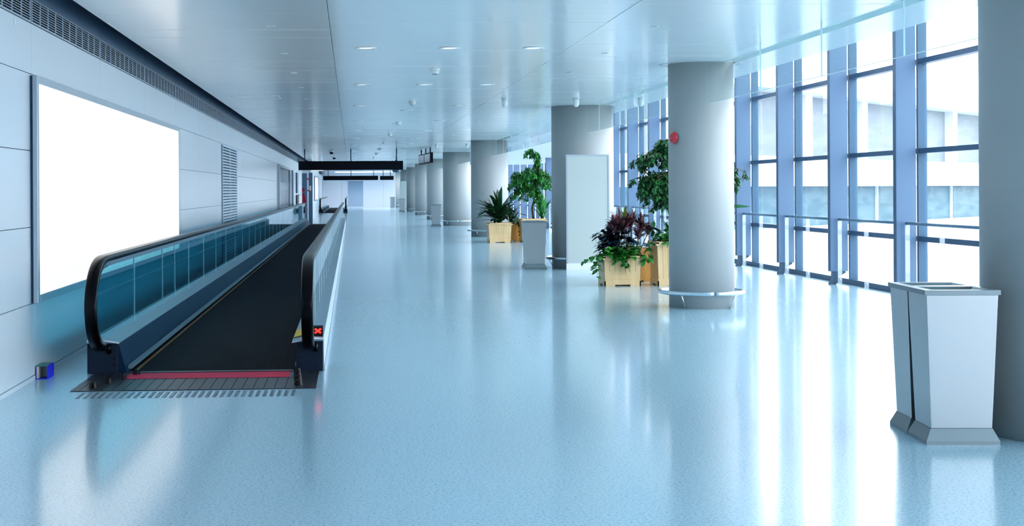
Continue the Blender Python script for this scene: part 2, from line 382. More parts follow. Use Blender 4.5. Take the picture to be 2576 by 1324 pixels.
es = tag(MB().box(-1.98, -1.4, 72, 72.06, 2.56, 2.65).tube([(-1.9, 72.03, 2.65), (-1.9, 72.03, CZ)], .01, 6).tube([(-1.45, 72.03, 2.65), (-1.45, 72.03, CZ)], .01, 6).build('exit_strip_sign', M['lightbox']), 'small lit strip sign under the first long black hanging sign', 'sign')
struct(MB().box(WX, -2.2, 79, 98, 0, 2.9).build('wall_niche', M['wall']))
fl = empty('far_lightbox', (-2.2, 86, 0), 'narrow lit white poster case on the far left wall beyond the pillar', 'lightbox')
MB().box(0, .04, 0, 7, .95, 2.45).build('case_frame', M['frame'], fl)
MB().box(.04, .06, .3, 6.7, 1.02, 2.38).build('lit_panel', M['lightbox'], fl)

# ---------------------------------------------------------------- moving walkway
def walkway(ya, yb, label, joints, detail=True):
    W = empty('moving_walkway', (0, ya, 0), label, 'moving walkway')
    def loc(b): return b.xf(Matrix.Translation((0, -ya, 0)))
    xl, xr = -1.865, -0.505
    loc(MB().box(xl, xr, ya, yb, 0.001, .008)).build('pallet_belt', M['belt'], W)
    loc(MB().box(-1.95, xl - .001, ya + .001, yb, .0004, .003).box(xr + .001, -.488, ya + .001, yb, .0004, .003)).build('side_gap_plate', M['black'], W)
    for side in (-1, 1):
        if side < 0: xo, xi, xg, skx = -2.285, -2.02, -2.15, -1.90
        else: xo, xi, xg, skx = -0.25, -0.487, -0.37, -0.488
        s = side
        # end box and side cladding
        x0, x1 = min(xo, xi), max(xo, xi)
        loc(MB().box(x0, x1, ya, ya + .30, 0, .262)).build('newel_box', M['cladding'], W, bevel=.006)
        loc(MB().box(x0, x1, yb - .30, yb, 0, .262)).build('newel_box', M['cladding'], W, bevel=.006)
        if s < 0:
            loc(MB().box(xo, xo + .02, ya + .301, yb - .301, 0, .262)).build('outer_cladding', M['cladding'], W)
            # inner skirt slopes slightly from the deck edge to the belt
            loc(MB().add([(xi + .0005, ya + .002, .262), (xi + .004, ya + .002, .262), (-1.945, ya + .002, .0), (xi + .0005, ya + .002, .0),
                          (xi + .0005, yb, .262), (xi + .004, yb, .262), (-1.945, yb, .0), (xi + .0005, yb, .0)],
                         [(0, 1, 2, 3), (4, 5, 6, 7), (0, 1, 5, 4), (1, 2, 6, 5), (2, 3, 7, 6), (3, 0, 4, 7)])).build('inner_skirt', M['skirt'], W)
            loc(MB().box(-1.950, -1.915, ya + .10, yb - .1, .03, .06)).build('guide_strip', M['deck'], W)
            loc(MB().box(xl - .02, xl - .014, ya + .06, yb - .1, .004, .018)).build('brush_line', M['amber'], W)
        else:
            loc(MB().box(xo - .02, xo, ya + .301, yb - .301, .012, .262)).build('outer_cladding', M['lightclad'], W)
            loc(MB().box(xo, xo + .012, ya + .05, yb - .05, 0, .012)).build('floor_trim', M['boardframe'], W)
            loc(MB().box(xi, xi + .01, ya + .301, yb - .301, .01, .262)).build('inner_skirt', M['skirt'], W)
            loc(MB().box(xi - .012, xi, ya + .12, yb - .1, .03, .055)).build('guide_strip', M['deck'], W)
        # deck: two strips either side of the glass, inner one sloping down towards the belt
        xin = xi + (.012 if s < 0 else -.035)
        dk = MB(); dk.prism([(xg, .297), (xin, .270), (xin, .263), (xg, .263)] if s < 0 else [(xg, .297), (xin, .258), (xin, .250), (xg, .263)], 'y', ya - .01, yb)
        dk.prism([(xg, .297), (xo, .290), (xo, .263), (xg, .263)], 'y', ya - .01, yb)
        dko = loc(dk).build('deck_cover', M['deck'], W)
        lip = MB()
        lip.prism([(xg, .298), (xin, .270 if s < 0 else .259), (xin, .258 if s < 0 else .248), (xg, .284)], 'y', ya - .016, ya - .010)
        lip.prism([(xg, .298), (xo, .291), (xo, .277), (xg, .284)], 'y', ya - .016, ya - .010)
        loc(lip).build('end_lip', M['farwall'], dko)
        if detail:
            for k in range(2):
                for z in (.135, .085):
                    pass
            xs = (xi - .03) if s < 0 else (xi + .03)
            for z in (.13, .08):
                bl = MB().lathe([(0, 0), (.009, 0), (.008, .006), (0, .009)], 12).xf(Matrix.Translation((xs, -.0, z)) @ Matrix.Rotation(PI / 2, 4, 'X')); bl.build('bolt', M['black'], W)
        # glass panes: first has the rounded end
        ge = [ya + .05] + joints + [yb - .05]
        # end curve (nose) in (y,z): handrail centre line
        def nose(t):   # t 0..1 from the base end to the top
            a = -PI / 2 + PI * t
            return (ya + .12 - .70 * math.cos(a) ** 0.8, .61 + .395 * math.sin(a))
        for i in range(len(ge) - 1):
            g0, g1 = ge[i], ge[i + 1]
            if i == 0:
                pts = [(nose(t / 14)[0] + .055, .61 + (nose(t / 14)[1] - .61) * .88) for t in range(1, 15)]
                poly = [(ya + .12, .26)] + [p for p in pts if p[1] > .262] + [(g1 - .006, pts[-1][1]), (g1 - .006, .26)]
                b = MB().prism(poly, 'x', xg - .006, xg + .006)
            else:
                b = MB().box(xg - .006, xg + .006, g0 + .006, g1 - .006, .262, .948)
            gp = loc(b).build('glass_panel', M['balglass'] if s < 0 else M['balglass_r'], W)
            if i: loc(MB().box(xg - .0075, xg + .0075, g0 - .004, g0 + .004, .29, .93)).build('joint_strip', M['seam'], gp)
        # rail profile under the handrail and black handrail
        path = []
        for t in range(0, 49):
            y, z = nose(t / 48); a = -PI / 2 + PI * t / 48
            nrm = Vector((0, -math.cos(a), math.sin(a))); path.append(((xg, y, z), (1, 0, 0), nrm))
        path.append(((xg, yb - .1, 1.005), (1, 0, 0), (0, 0, 1)))
        yA, zA = nose(0)
        path = [((xg, yA + .10, zA + .02), (1, 0, 0), (0, 0, -1))] + path
        hw = .050
        prof = [(-hw, -.028), (-hw, -.012), (-hw, .004), (-hw + .004, .012), (-hw + .012, .017), (-hw + .025, .019), (0, .0195), (hw - .025, .019), (hw - .012, .017), (hw - .004, .012), (hw, .004), (hw, -.012), (hw, -.028), (hw - .004, -.035), (hw - .012, -.038), (0, -.038), (-hw + .012, -.038), (-hw + .004, -.035)]
        loc(MB().sweep(path, prof, True)).build('handrail', M['rubber'], W)
        prof2 = [(-.030, -.078), (-.030, -.036), (.030, -.036), (.030, -.078)]
        loc(MB().sweep(path[1:], prof2)).build('rail_guide', M['railtube'] if s < 0 else M['chrome'], W)
        loc(MB().sweep(path[4:50], [(.018, -.090), (.018, -.076), (.036, -.060), (.036, -.074)])).build('end_trim', M['chrome'], W)
        # handrail inlet
        ix = xg + .055 * (1 if s < 0 else 1)
        loc(MB().tube([(ix, ya + .02, .245), (ix, ya - .02, .245), (ix, ya - .045, .22), (ix, ya - .02, .19), (ix, ya + .02, .19)], .020, 10)).build('handrail_inlet', M['rubber'], W)
    # comb plate, red band, landing plates
    lp = loc(MB().box(-2.215, -.285, ya - 1.11, ya - .001, .0005, .006)).build('landing_plate', M['plate'], W)
    gr = MB(); k = -2.15
    while k < -.30:
        gr.box(k, k + .006, ya - 1.10, ya - .002, .006, .0066); k += .085
    gr.box(-2.21, -.29, ya - .46, ya - .45, .006, .0068)
    loc(gr).build('plate_groove', M['black'], lp)
    loc(MB().box(-1.90, -.53, ya - .42, ya - .06, .0062, .0085)).build('red_band', M['red'], W)
    loc(MB().box(-1.92, -.45, ya - .05, ya + .03, .0062, .013)).build('comb', M['plate'], W)
    loc(MB().box(-2.2, -.3, yb, yb + 1.1, .0005, .006)).build('landing_plate', M['plate'], W)
    if detail:
        for (x, dx) in ((-2.07, .075), (-.435, -.012)):
            for q in range(4):
                xx = x + dx * q; yy = ya - .93 + .27 * q
                loc(MB().lathe([(.034, .006), (.026, .045), (.020, .048), (0, .048)], 16, c=(xx, yy), smooth=False)).build('rubber_stud', M['rubber'], W)
        # direction signal on the right deck
        sg = loc(MB().prism([(ya + .10, .292), (ya + .30, .292), (ya + .26, .375), (ya + .16, .375)], 'x', -.345, -.254)).build('direction_signal', M['black'], W, bevel=.004)
        xx = MB()
        for sgn in (1, -1):
            q = MB().box(-.034, .034, -.002, 0, -.0085, .0085)
            q.xf(Matrix.Translation((-.298, .122, .338)) @ Matrix.Rotation(R(-35), 4, 'X') @ Matrix.Rotation(sgn * R(40), 4, 'Y')); xx.add(q.v, q.f)
        xx.build('red_cross', M['redlit'], sg)
        loc(MB().prism([(-.435, .287), (-.515, .266), (-.515, .268), (-.435, .289)], 'y', ya + .28, ya + .95)).build('yellow_sticker', M['yellow'], W)
    return W
j1 = [14.32, 16.43, 17.57, 19.06, 20.99, 22.88, 24.68, 26.61]
while j1[-1] < 63.5: j1.append(j1[-1] + 1.86)
walkway(12.52, 66.7, 'long black moving walkway with glass balustrades along the left wall', j1)
walkway(100.5, 129.0, 'distant second moving walkway beyond the gap at the far end', [105 + 3.0 * k for k in range(8)], detail=False)

# steel tactile studs in front of the landing plate
ts = empty('tactile_studs', (-2.1, 11.03, 0), 'strip of small steel tactile studs on the floor before the walkway', 'tactile strip')
sm = MB().lathe([(.0165, 0), (.0125, .0045), (0, .005)], 8, smooth=False).mesh('stud'); sm.materials.append(M['studm'])
rest = MB(); cnt = 0
for r_ in range(7):
    for c_ in range(31):
        x = .01 + c_ * .0545; y = r_ * .047
        if cnt < 100:
            o = bpy.data.objects.new('stud', sm); COL.objects.link(o); o.parent = ts; o.location = (x, y, .0005); cnt += 1
        else: rest.lathe([(.0165, .0005), (.0125, .005), (0, .0055)], 8, c=(x, y), smooth=False)
rest.build('stud', M['studm'], ts)['kind'] = 'stuff'

# card box on the floor by the wall
bx = empty('card_box', (-2.605, 12.2, 0), 'small open blue and green card box on the floor by the left wall', 'box')
MB().box(.044, .050, 0, .26, 0, .112).build('side_panel', M['blue'], bx)
MB().box(-.050, .044, 0, .26, .107, .112).build('top_panel', M['greencard'], bx)
MB().box(-.050, -.045, 0, .26, 0, .107).box(-.045, .044, 0, .26, 0.0005, .005).build('inner_sleeve', M['blue'], bx)
MB().box(-.044, -.026, .008, .2, .006, .104).build('booklet', M['cream'], bx)
MB().box(-.045, .044, .15, .155, .005, .107).build('back_flap', M['board'], bx)

# ---------------------------------------------------------------- columns
cols = [('round_column', 4.65, 8.90, .60, 'thick shaded grey round column cut off by the right edge behind the bins'),
        ('round_column', 4.655, 18.82, .43, 'slim pale round column with a red bell and a steel ring at its foot'),
        ('round_column', 4.64, 28.50, .62, 'thick grey round column behind the framed blank board'),
        ('round_column', 4.68, 48.2, .63, 'thick round column behind the spiky dark green potted plant'),
        ('round_column', 4.68, 63.0, .63, 'thick round column behind the distant single steel bin'),
        ('round_column', 4.68, 76.6, .63, 'distant round column under the hanging screens'),
        ('round_column', 4.68, 90.7, .63, 'distant round column just beyond the hanging screens'),
        ('round_column', 4.68, 104.5, .63, 'distant round column with a steel bin and foot rail at its base'),
        ('round_column', 4.68, 117.5, .63, 'distant round column beside a pale board'),
        ('round_column', 4.68, 130.2, .63, 'farthest round column beside the farthest steel bin')]
for n, x, y, r, lab in cols:
    c = empty(n, (x, y, 0), lab, 'column', 'round columns along the window side')
    top = CZ if r < .5 else CZ
    MB().lathe([(r, 0.0), (r, CZ + .03)], 72).build('shaft', M['col'], c)
    MB().lathe([(r + .09, CZ - .003), (r + .11, CZ - .003), (r + .11, CZ + .002), (r + .09, CZ + .002), (r + .09, CZ - .003)], 56, caps=False).build('ceiling_ring', M['boardframe'], c)
    if y < 10: continue
    h = .205; rr = r + .115
    def rail(a0, a1, nm, m):
        k = 40; pts = [(rr * math.cos(R(a0 + (a1 - a0) * i / k)), rr * math.sin(R(a0 + (a1 - a0) * i / k)), h) for i in range(k + 1)]
        MB().tube(pts, .028, 12).build(nm, m, c)
    if r < .5:
        rail(-85, 92, 'foot_rail', M['chrome']); rail(95, 272, 'foot_rail', M['chrome'])
    elif y < 30:
        rail(100, 262, 'foot_rail', M['chrome'])
    else:
        rail(-88, 92, 'foot_rail', M['chrome']); rail(95, 269, 'foot_rail', M['chrome'])
    for a in ((228, 310, 60, 130) if not 28 < y < 30 else (195, 240, 130)):
        ca, sa = math.cos(R(a)), math.sin(R(a))
        MB().tube([(rr * ca, rr * sa, h - .02), ((r + .012) * ca, (r + .012) * sa, .0)], .008, 8).build('strut', M['chrome'], c)
# red bell on the slim column
ba = R(205)
bp_ = Vector((4.655 + .43 * math.cos(ba), 18.82 + .43 * math.sin(ba), 2.245))
rot = Vector((math.cos(ba), math.sin(ba), 0)).to_track_quat('Z', 'Y').to_matrix().to_4x4()
bell = empty('alarm_bell', bp_, 'round glossy red alarm bell on the slim pale column', 'alarm')
bell.rotation_euler = rot.to_euler()
MB().lathe([(.05, -.006), (.05, .016), (0, .016)], 24).build('back_plate', M['redgloss'], bell)
MB().lathe([(.077, .016), (.078, .028), (.070, .045), (.050, .058), (.022, .064), (0, .065)], 36).build('gong', M['redgloss'], bell)

# ---------------------------------------------------------------- framed board on the second thick column
bd = empty('framed_board', (4.615, 27.79, 0), 'tall blank pale board in an aluminium frame leaning flat on the thick column', 'board')
MB().box(-.42, .42, -.06, 0, .12, 2.25).box(-.425, .425, -.07, 0, 0, .12).build('board_panel', M['farwall'], bd)
MB().box(-.425, -.395, -.075, -.06, 0.12, 2.25).box(.395, .425, -.075, -.06, .12, 2.25).box(-.395, .395, -.075, -.06, 2.22, 2.25).build('board_frame', M['boardframe'], bd)
MB().box(-.395, .395, -.068, -.06, .13, 2.22).build('glass_face', M['board'], bd)

# ---------------------------------------------------------------- steel bins
def make_bin(label):
    t = empty('litter_bin', (0, 0, 0), label, 'litter bin', 'brushed steel litter bins')
    MB().frus((-.186, .186, -.155, .155, .095), (-.218, .218, -.182, .182, .915)).build('body', M['brushed'], t, bevel=.003)
    MB().box(-.223, .223, -.188, .188, 0, .022).frus((-.223, .223, -.188, .188, .022), (-.188, .188, -.157, .157, .095)).build('base', M['deckm'], t)
    b = MB(); o, i_, q = (.230, .193), (.175, .140), (.145, .105)
    def ring(a, za, c, zc):
        for (p0, p1) in (((-1, -1), (1, -1)), ((1, -1), (1, 1)), ((1, 1), (-1, 1)), ((-1, 1), (-1, -1))):
            b.add([(p0[0] * a[0], p0[1] * a[1], za), (p1[0] * a[0], p1[1] * a[1], za), (p1[0] * c[0], p1[1] * c[1], zc), (p0[0] * c[0], p0[1] * c[1], zc)], [(0, 1, 2, 3)])
    ring(o, .915, o, .945); ring(o, .945, i_, .945); ring(i_, .945, q, .925); ring(q, .925, q, .90); ring(q, .90, o, .915)
    b.build('lid', M['deckm'], t)
    MB().box(-.15, .15, -.11, .11, .9155, .917).build('opening', M['black'], t)
    return t
M['deckm'] = mat('steel_lid', (0.22, 0.26, 0.28), 0.34, metal=0.9)
ang = R(-4.7)
b0 = make_bin('front steel litter bin of the pair beside the shaded right column')
def put(o, x, y, rz, label=None): o.location = (x, y, 0); o.rotation_euler = (0, 0, rz); o['label'] = label or o['label']
fx, fy = math.cos(ang), math.sin(ang)
c0 = Vector((3.501, 8.551)) + Vector((fx, fy)) * .223 + Vector((-fy, fx)) * .188
put(b0, c0.x, c0.y, ang)
c1 = c0 + Vector((-fy, fx)) * .388
put(copy_tree(b0), c1.x, c1.y, ang, 'rear steel litter bin of the pair beside the shaded right column')
put(copy_tree(b0), 3.64, 28.28, R(-3), 'front steel litter bin of the pair by the framed board column')
put(copy_tree(b0), 3.66, 28.68, R(-3), 'rear steel litter bin of the pair by the framed board column')
put(copy_tree(b0), 3.66, 61.7, R(-3), 'steel litter bin standing before the distant column left of the spiky plant')
put(copy_tree(b0), 3.70, 104.2, 0, 'tiny distant steel litter bin, second from the end of the hall')
put(copy_tree(b0), 3.78, 130.9, 0, 'farthest tiny steel litter bin near the far white wall')
tag(MB().box(3.95, 4.55, 116.1, 116.2, 0, 2.3).build('pale_board', M['board']), 'distant pale board beside a far column', 'board')

# ---------------------------------------------------------------- window facade
BY = [20.01 + 2.825 * k for k in range(-10, 40)]
BY = [y for y in BY if y < Y1 - .5]
TOP = 5.38
proto_w = None; proto_b = None; proto_r = None; wi = 0
CNAME = ['shaded right column', 'slim column', 'framed board', 'spiky plant']
for k, y in enumerate(BY):
    # window bay from y to y+2.825
    wi += 1
    if proto_w is None:
        f = MB()
        for z0, z1 in ((.0, .085), (.80, .875), (2.06, 2.13), (3.335, 3.41), (4.6, 4.67), (TOP - .05, TOP)):
            f.box(8.10 if z0 else 8.08, 8.22 if z0 else 8.27, .065 if z0 else 0.0, 2.825 if z0 == 0 else 2.828, z0, z1)
        wo = f.build('window_1', M['frame']); wo['kind'] = 'structure'
        MB().box(8.095, 8.225, .005, .065, .086, TOP - .06).build('mullion', M['mull'], wo)
        for z0, z1 in ((.085, .80), (.875, 2.06), (2.13, 3.335), (3.41, 4.6), (4.67, TOP - .05)):
            MB().box(8.185, 8.200, .068, 2.825, z0, z1).build('pane', M['glass'], wo)
        proto_w = wo
    else: wo = copy_tree(proto_w)
    wo.location = (0, y, 0); wo.name = 'window_%d' % wi
    if proto_b is None:
        t = empty('facade_fin', (7.77, y, 0), '', 'steel fin', 'blue steel fins along the window wall')
        MB().box(0, .29, 0, .10, .215, TOP).build('fin_blade', M['steel'], t, bevel=.004)
        MB().box(-.006, 0, -.004, .104, .215, TOP).build('edge_strip', M['frame'], t)
        MB().prism([(-.02, 0), (.10, 0), (.14, .12), (.26, .19), (.26, .215), (.03, .215), (.03, .14)], 'y', .03, .07).build('foot_bracket', M['dark'], t)
        proto_b = t
    else: t = copy_tree(proto_b)
    t.location = (7.77, y, 0)
    i = int(round((y - 17.185) / 2.825))
    if i < 0: lb_ = 'blue steel window fin hidden behind the shaded right column'
    elif i == 0: lb_ = 'blue steel window fin behind the left side of the shaded right column'
    elif i <= 4: lb_ = ['', 'blue steel window fin rising behind the pair of near steel bins', 'blue steel window fin, second in view left of the shaded right column',
                        'blue steel window fin, third in view left of the shaded right column', 'blue steel window fin just right of the slim pale column'][i]
    elif y < 48: lb_ = 'blue steel window fin beyond the slim column, %s in line' % ORD[i - 5]
    else: lb_ = 'blue steel window fin far down the hall'
    t['label'] = lb_
    if 9 < y < 62:
        if proto_r is None:
            g = empty('guard_rail', (7.90, y, 0), '', 'guard rail', 'guard rails along the window wall')
            MB().tube([(0, -.03, 1.06), (0, -1.2, 1.06), (0, -2.71, 1.06)], .021, 12).build('top_rail', M['railtube'], g)
            for yy in (-.07, -1.27):
                p = MB().box(-.033, .033, yy - .01, yy + .01, 0, 1.04).build('post', M['acryl'], g)
                MB().lathe([(0, 0), (.012, 0), (.012, .006), (0, .008)], 12).xf(Matrix.Translation((0, yy - .01, .09)) @ Matrix.Rotation(PI / 2, 4, 'X')).build('bolt', M['chrome'], p)
            proto_r = g
        else: g = copy_tree(proto_r)
        g.location = (7.90, y, 0)
        if i <= 0: g['label'] = 'guard rail section behind the shaded right column'
        elif i <= 4: g['label'] = ['', 'guard rail section just above the near steel bins', 'guard rail section left of the near steel bins, second in view',
                                   'guard rail section, third in view from the right', 'guard rail section just right of the slim pale column'][i]
        elif y < 35: g['label'] = 'guard rail section behind the plants, %s beyond the slim column' % ORD[i - 5]
        else: g['label'] = 'guard rail section far beyond the framed board'

# ---------------------------------------------------------------- glass smoke curtain
py = 11.85 - 2.1 * 6
ends = [(3.0, 8.3), (9.5, 18.39), (19.25, 27.88), (29.12, 47.57), (48.83, 62.37), (63.63, 75.97), (77.23, 90.0), (91.4, 103.9), (105.2, 116.9), (118.2, 129.5)]
span_names = ['before the shaded right column', 'between the shaded right column and the slim column', 'between the slim column and the framed board column',
              'between the framed board column and the next', 'between the fourth and fifth columns', 'between the fifth and sixth columns', 'between the sixth and seventh columns',
              'between the seventh and eighth columns', 'between the eighth and ninth columns', 'between the ninth and farthest columns']
for si, (ea, eb) in enumerate(ends):
    seams = [y for y in [11.81 + 2.12 * k for k in range(-5, 60)] if ea + .3 < y < eb - .3] if eb < 60 else []
    ys = [ea] + seams + [eb]
    for k in range(len(ys) - 1):
        o = MB().box(4.655, 4.667, ys[k] + .004, ys[k + 1] - .004, 2.684, CZ + .02).build('smoke_curtain_pane', M['curtain'])
        lab = 'hanging glass pane ' + span_names[si] + ((', ' + ORD[k] + ' from the front') if len(ys) > 2 else '')
        tag(o, lab, 'glass pane', 'glass panes hanging from the ceiling edge')
        MB().box(4.653, 4.669, ys[k] - .003, ys[k] + .0035, 2.684, CZ).build('edge_seam', M['seam'], o)
        MB().box(4.654, 4.668, ys[k] + .004, ys[k + 1] - .004, 2.680, 2.684).build('lower_edge', M['seam'], o)

# ---------------------------------------------------------------- ceiling fittings
rows = [16.61, 22.35, 28.03, 34.09, 39.75, 45.5, 51.2, 57.0, 62.7, 68.4, 74.1, 79.8]
proto = None
for ri, y in enumerate(rows):
    for ci, x in enumerate((.185, 1.158, 2.133)):
        yy = y + (1.55 if (ci == 1 and ri >= 2) else 0) * (.4 if ri > 3 else 1)
        if proto is None:
            t = empty('downlight', (x, yy, CZ), '', 'downlight', 'large round downlights in threes')
            MB().lathe([(.088, -.001), (.125, -.001), (.128, -.006), (.115, -.013), (.096, -.010), (.088, -.001)], 32, caps=False).build('trim_ring', M['white'], t)
            MB().lathe([(0, -.003), (.088, -.003), (.088, -.0025), (0, -.0025)], 32).build('diffuser', M['lamp'], t)
            proto = t
        else: t = copy_tree(proto)
        t.location = (x, yy, CZ)
        t['label'] = 'round ceiling downlight, %s of its three, %s row from the front' % (('left', 'middle', 'right')[ci], ORD[ri])
proto = None
for x, side in ((-.793, 'left'), (3.097, 'right')):
    for k in range(18):
        y = 14.42 + 2.86 * k
        if proto is None:
            t = empty('spotlight', (x, y, CZ), '', 'spotlight', 'small recessed spotlights in two lines')
            MB().lathe([(.030, -.002), (.045, -.002), (.046, -.006), (.030, -.007), (.030, -.002)], 20, caps=False).build('trim_ring', M['white'], t)
            MB().lathe([(0, -.002), (.028, -.002), (.028, -.001), (0, -.001)], 20).build('lens', M['frame'], t)
            proto = t
        else: t = copy_tree(proto)
        t.location = (x, y, CZ)
        t['label'] = 'small round spotlight in the %s ceiling line, %s from the front' % (side, ORD[k])
proto = None
for k, y in enumerate((19.48, 26.6, 34.6, 41.9, 49.2, 56.5, 64.0, 71.5)):
    if proto is None:
        t = empty('smoke_detector', (1.15, y, CZ), '', 'smoke detector', 'white smoke detectors down the middle of the ceiling')
        MB().lathe([(.072, 0), (.073, -.012), (.066, -.016), (.064, -.028), (.060, -.030)], 28).build('mounting_base', M['white'], t)
        MB().lathe([(.062, -.029), (.058, -.052), (.045, -.070), (.030, -.074)], 28).build('sensor_head', M['white'], t)
        MB().lathe([(.034, -.0735), (.034, -.078), (0, -.079)], 20).build('vent', M['dark'], t)
        proto = t
    else: t = copy_tree(proto)
    t.location = (1.15, y, CZ)
    t['label'] = 'white smoke detector under the ceiling, %s from the front' % ORD[k]
proto = None
for (x, y, lab) in ((2.79, 25.83, 'white capsule shaped ceiling fixture, left one before the framed board column'),
                    (4.10, 25.85, 'white capsule shaped ceiling fixture in front of the framed board column'),
                    (5.27, 25.75, 'white capsule shaped ceiling fixture seen through the hanging glass'),
                    (3.07, 51.3, 'distant white capsule ceiling fixture nearer the hanging screens'),
                    (4.18, 51.4, 'distant white capsule ceiling fixture left of the spiky plant column'),
                    (-.05, 85.0, 'tiny far white capsule fixture above the first black hanging sign')):
    if proto is None:
        t = empty('ceiling_capsule', (x, y, CZ), '', 'ceiling fixture', 'white capsule fixtures')
        MB().lathe([(.066, 0), (.066, -.008), (.052, -.010)], 24).build('mounting_base', M['chrome'], t)
        MB().lathe([(.053, -.008), (.053, -.105), (.047, -.130), (.032, -.150), (.014, -.159), (0, -.161)], 24).build('capsule', M['white'], t)
        proto = t
    else: t = copy_tree(proto)
    t.location = (x, y, CZ); t['label'] = lab
proto = None
for (x, y, lab) in ((-.8, 59.5, 'black and white dome camera, nearer of the two above the sign'), (-.8, 69.3, 'black and white dome camera, farther one just above the sign')):
    if proto is None:
        t = empty('dome_camera', (x, y, CZ), '', 'security camera', 'dome cameras')
        MB().lathe([(.10, 0), (.10, -.05), (.08, -.07)], 20).build('housing', M['white'], t)
        MB().lathe([(.078, -.06), (.075, -.10), (.05, -.14), (0, -.155)], 20).build('dome', M['black'], t)
        proto = t
    else: t = copy_tree(proto)
    t.location = (x, y, CZ); t['label'] = lab
h = empty('ceiling_hatch', (-2.06, 25.0, CZ), 'square access hatch in the ceiling above the walkway', 'hatch')
MB().box(0, .80, 0, .80, -.004, .0).build('hatch_panel', M['ceil'], h)
MB().box(-.02, 0, -.02, .82, -.006, .0).box(.80, .82, -.02, .82, -.006, 0).box(0, .8, -.02, 0, -.006, 0).box(0, .8, .8, .82, -.006, 0).build('hatch_frame', M['white'], h)
tag(MB().box(-2.664, -2.652, 11.5, 11.56, 2.90, 2.95).build('wall_sticker', M['white']), 'tiny white sticker on the left wall below the first grille', 'sticker')

# added light strips, made up to brighten the far wall; lips hide the glow
for k, y in enumerate((123.0, 126.0, 129.0)):
    t = empty('added_light_strip', (1.2, y, CZ - .004), 'added light strip brightening the far white wall, %s of three' % ('nearest', 'middle', 'farthest')[k], 'added light', 'added light strips by the far wall')
    MB().box(-2.6, 2.6, -.10, .10, -.012, 0).box(-2.6, 2.6, -.10, -.085, -.045, -.012).box(-2.6, 2.6, .085, .10, -.045, -.012).build('added_housing', M['white'], t)
    MB().box(-2.55, 2.55, -.085, .085, -.016, -.012).build('diffuser', M['addedstrip'], t)
# hanging signs
s1 = empty('hanging_sign', (0, 57.0, CZ), 'long blank black sign hanging across the hall, the nearer one', 'sign', 'black hanging signs')
MB().box(-2.075, 2.075, -.08, .08, -.845, -.49).build('sign_board', M['black'], s1, bevel=.005)
for x in (-1.83, 0.0, 1.82): MB().tube([(x, 0, 0), (x, 0, -.5)], .022, 8).build('hanger_rod', M['dark'], s1)
s2 = empty('hanging_sign', (0, 120, CZ), 'blank black sign before the far wall, the long left one', 'sign', 'black hanging signs')
MB().box(-2.32, 2.27, -.08, .08, -.80, -.44).build('sign_board', M['black'], s2)
for x in (-1.9, 0, 1.9): MB().tube([(x, 0, 0), (x, 0, -.45)], .03, 8).build('hanger_rod', M['dark'], s2)
s3 = empty('hanging_sign', (3.0, 120, CZ), 'short blank black sign before the far wall, right of the long one', 'sign', 'black hanging signs')
MB().box(-.57, .57, -.08, .08, -.80, -.46).build('sign_board', M['black'], s3)
for x in (-.3, .3): MB().tube([(x, 0, 0), (x, 0, -.47)], .03, 8).build('hanger_rod', M['dark'], s3)
tv = empty('hanging_screens', (3.12, 55.2, CZ), 'pair of black information screens hanging edge-on beside the columns', 'screen')
tvang = R(-1.5)
tv.rotation_euler = (0, 0, R(3))
MB().box(-.05, .05, 0, 4.6, -.60, -.20).build('screen_case', M['black'], tv, bevel=.006)
for a, b_ in ((.15, 2.2), (2.4, 4.45)): MB().box(-.058, -.05, a, b_, -.56, -.24).build('screen_glass', mat('dim_screen', (0.05, 0.10, 0.16), 0.15), tv)
for y in (.5, 2.2, 3.9): MB().tube([(0, y, 0), (0, y, -.21)], .03, 8).build('hanger_rod', M['dark'], tv)
tag(MB().lathe([(.0, 0), (.16, 0), (.20, .06), (.20, .30), (.14, .40), (0, .42)], 20).xf(Matrix.Translation((2.45, 78.0, 2.55))).tube([(2.45, 78, 2.95), (2.45, 78, CZ)], .03, 8).build('ceiling_speaker', M['dark']), 'dark rounded unit hanging at the right end of the black signs', 'ceiling unit')

# bulkhead with sloped soffit by the windows, mid distance
struct(MB().add([(5.0, 46.5, 3.5), (8.05, 46.5, 3.5), (8.05, 60, 2.62), (5.0, 60, 2.62), (5.0, 46.5, 3.6), (8.05, 46.5, 3.6), (8.05, 60, 3.3), (5.0, 60, 3.3)],
                [(0, 1, 2, 3), (4, 5, 6, 7), (0, 1, 5, 4), (1, 2, 6, 5), (2, 3, 7, 6), (3, 0, 4, 7)]).build('trim_6', M['farwall']))

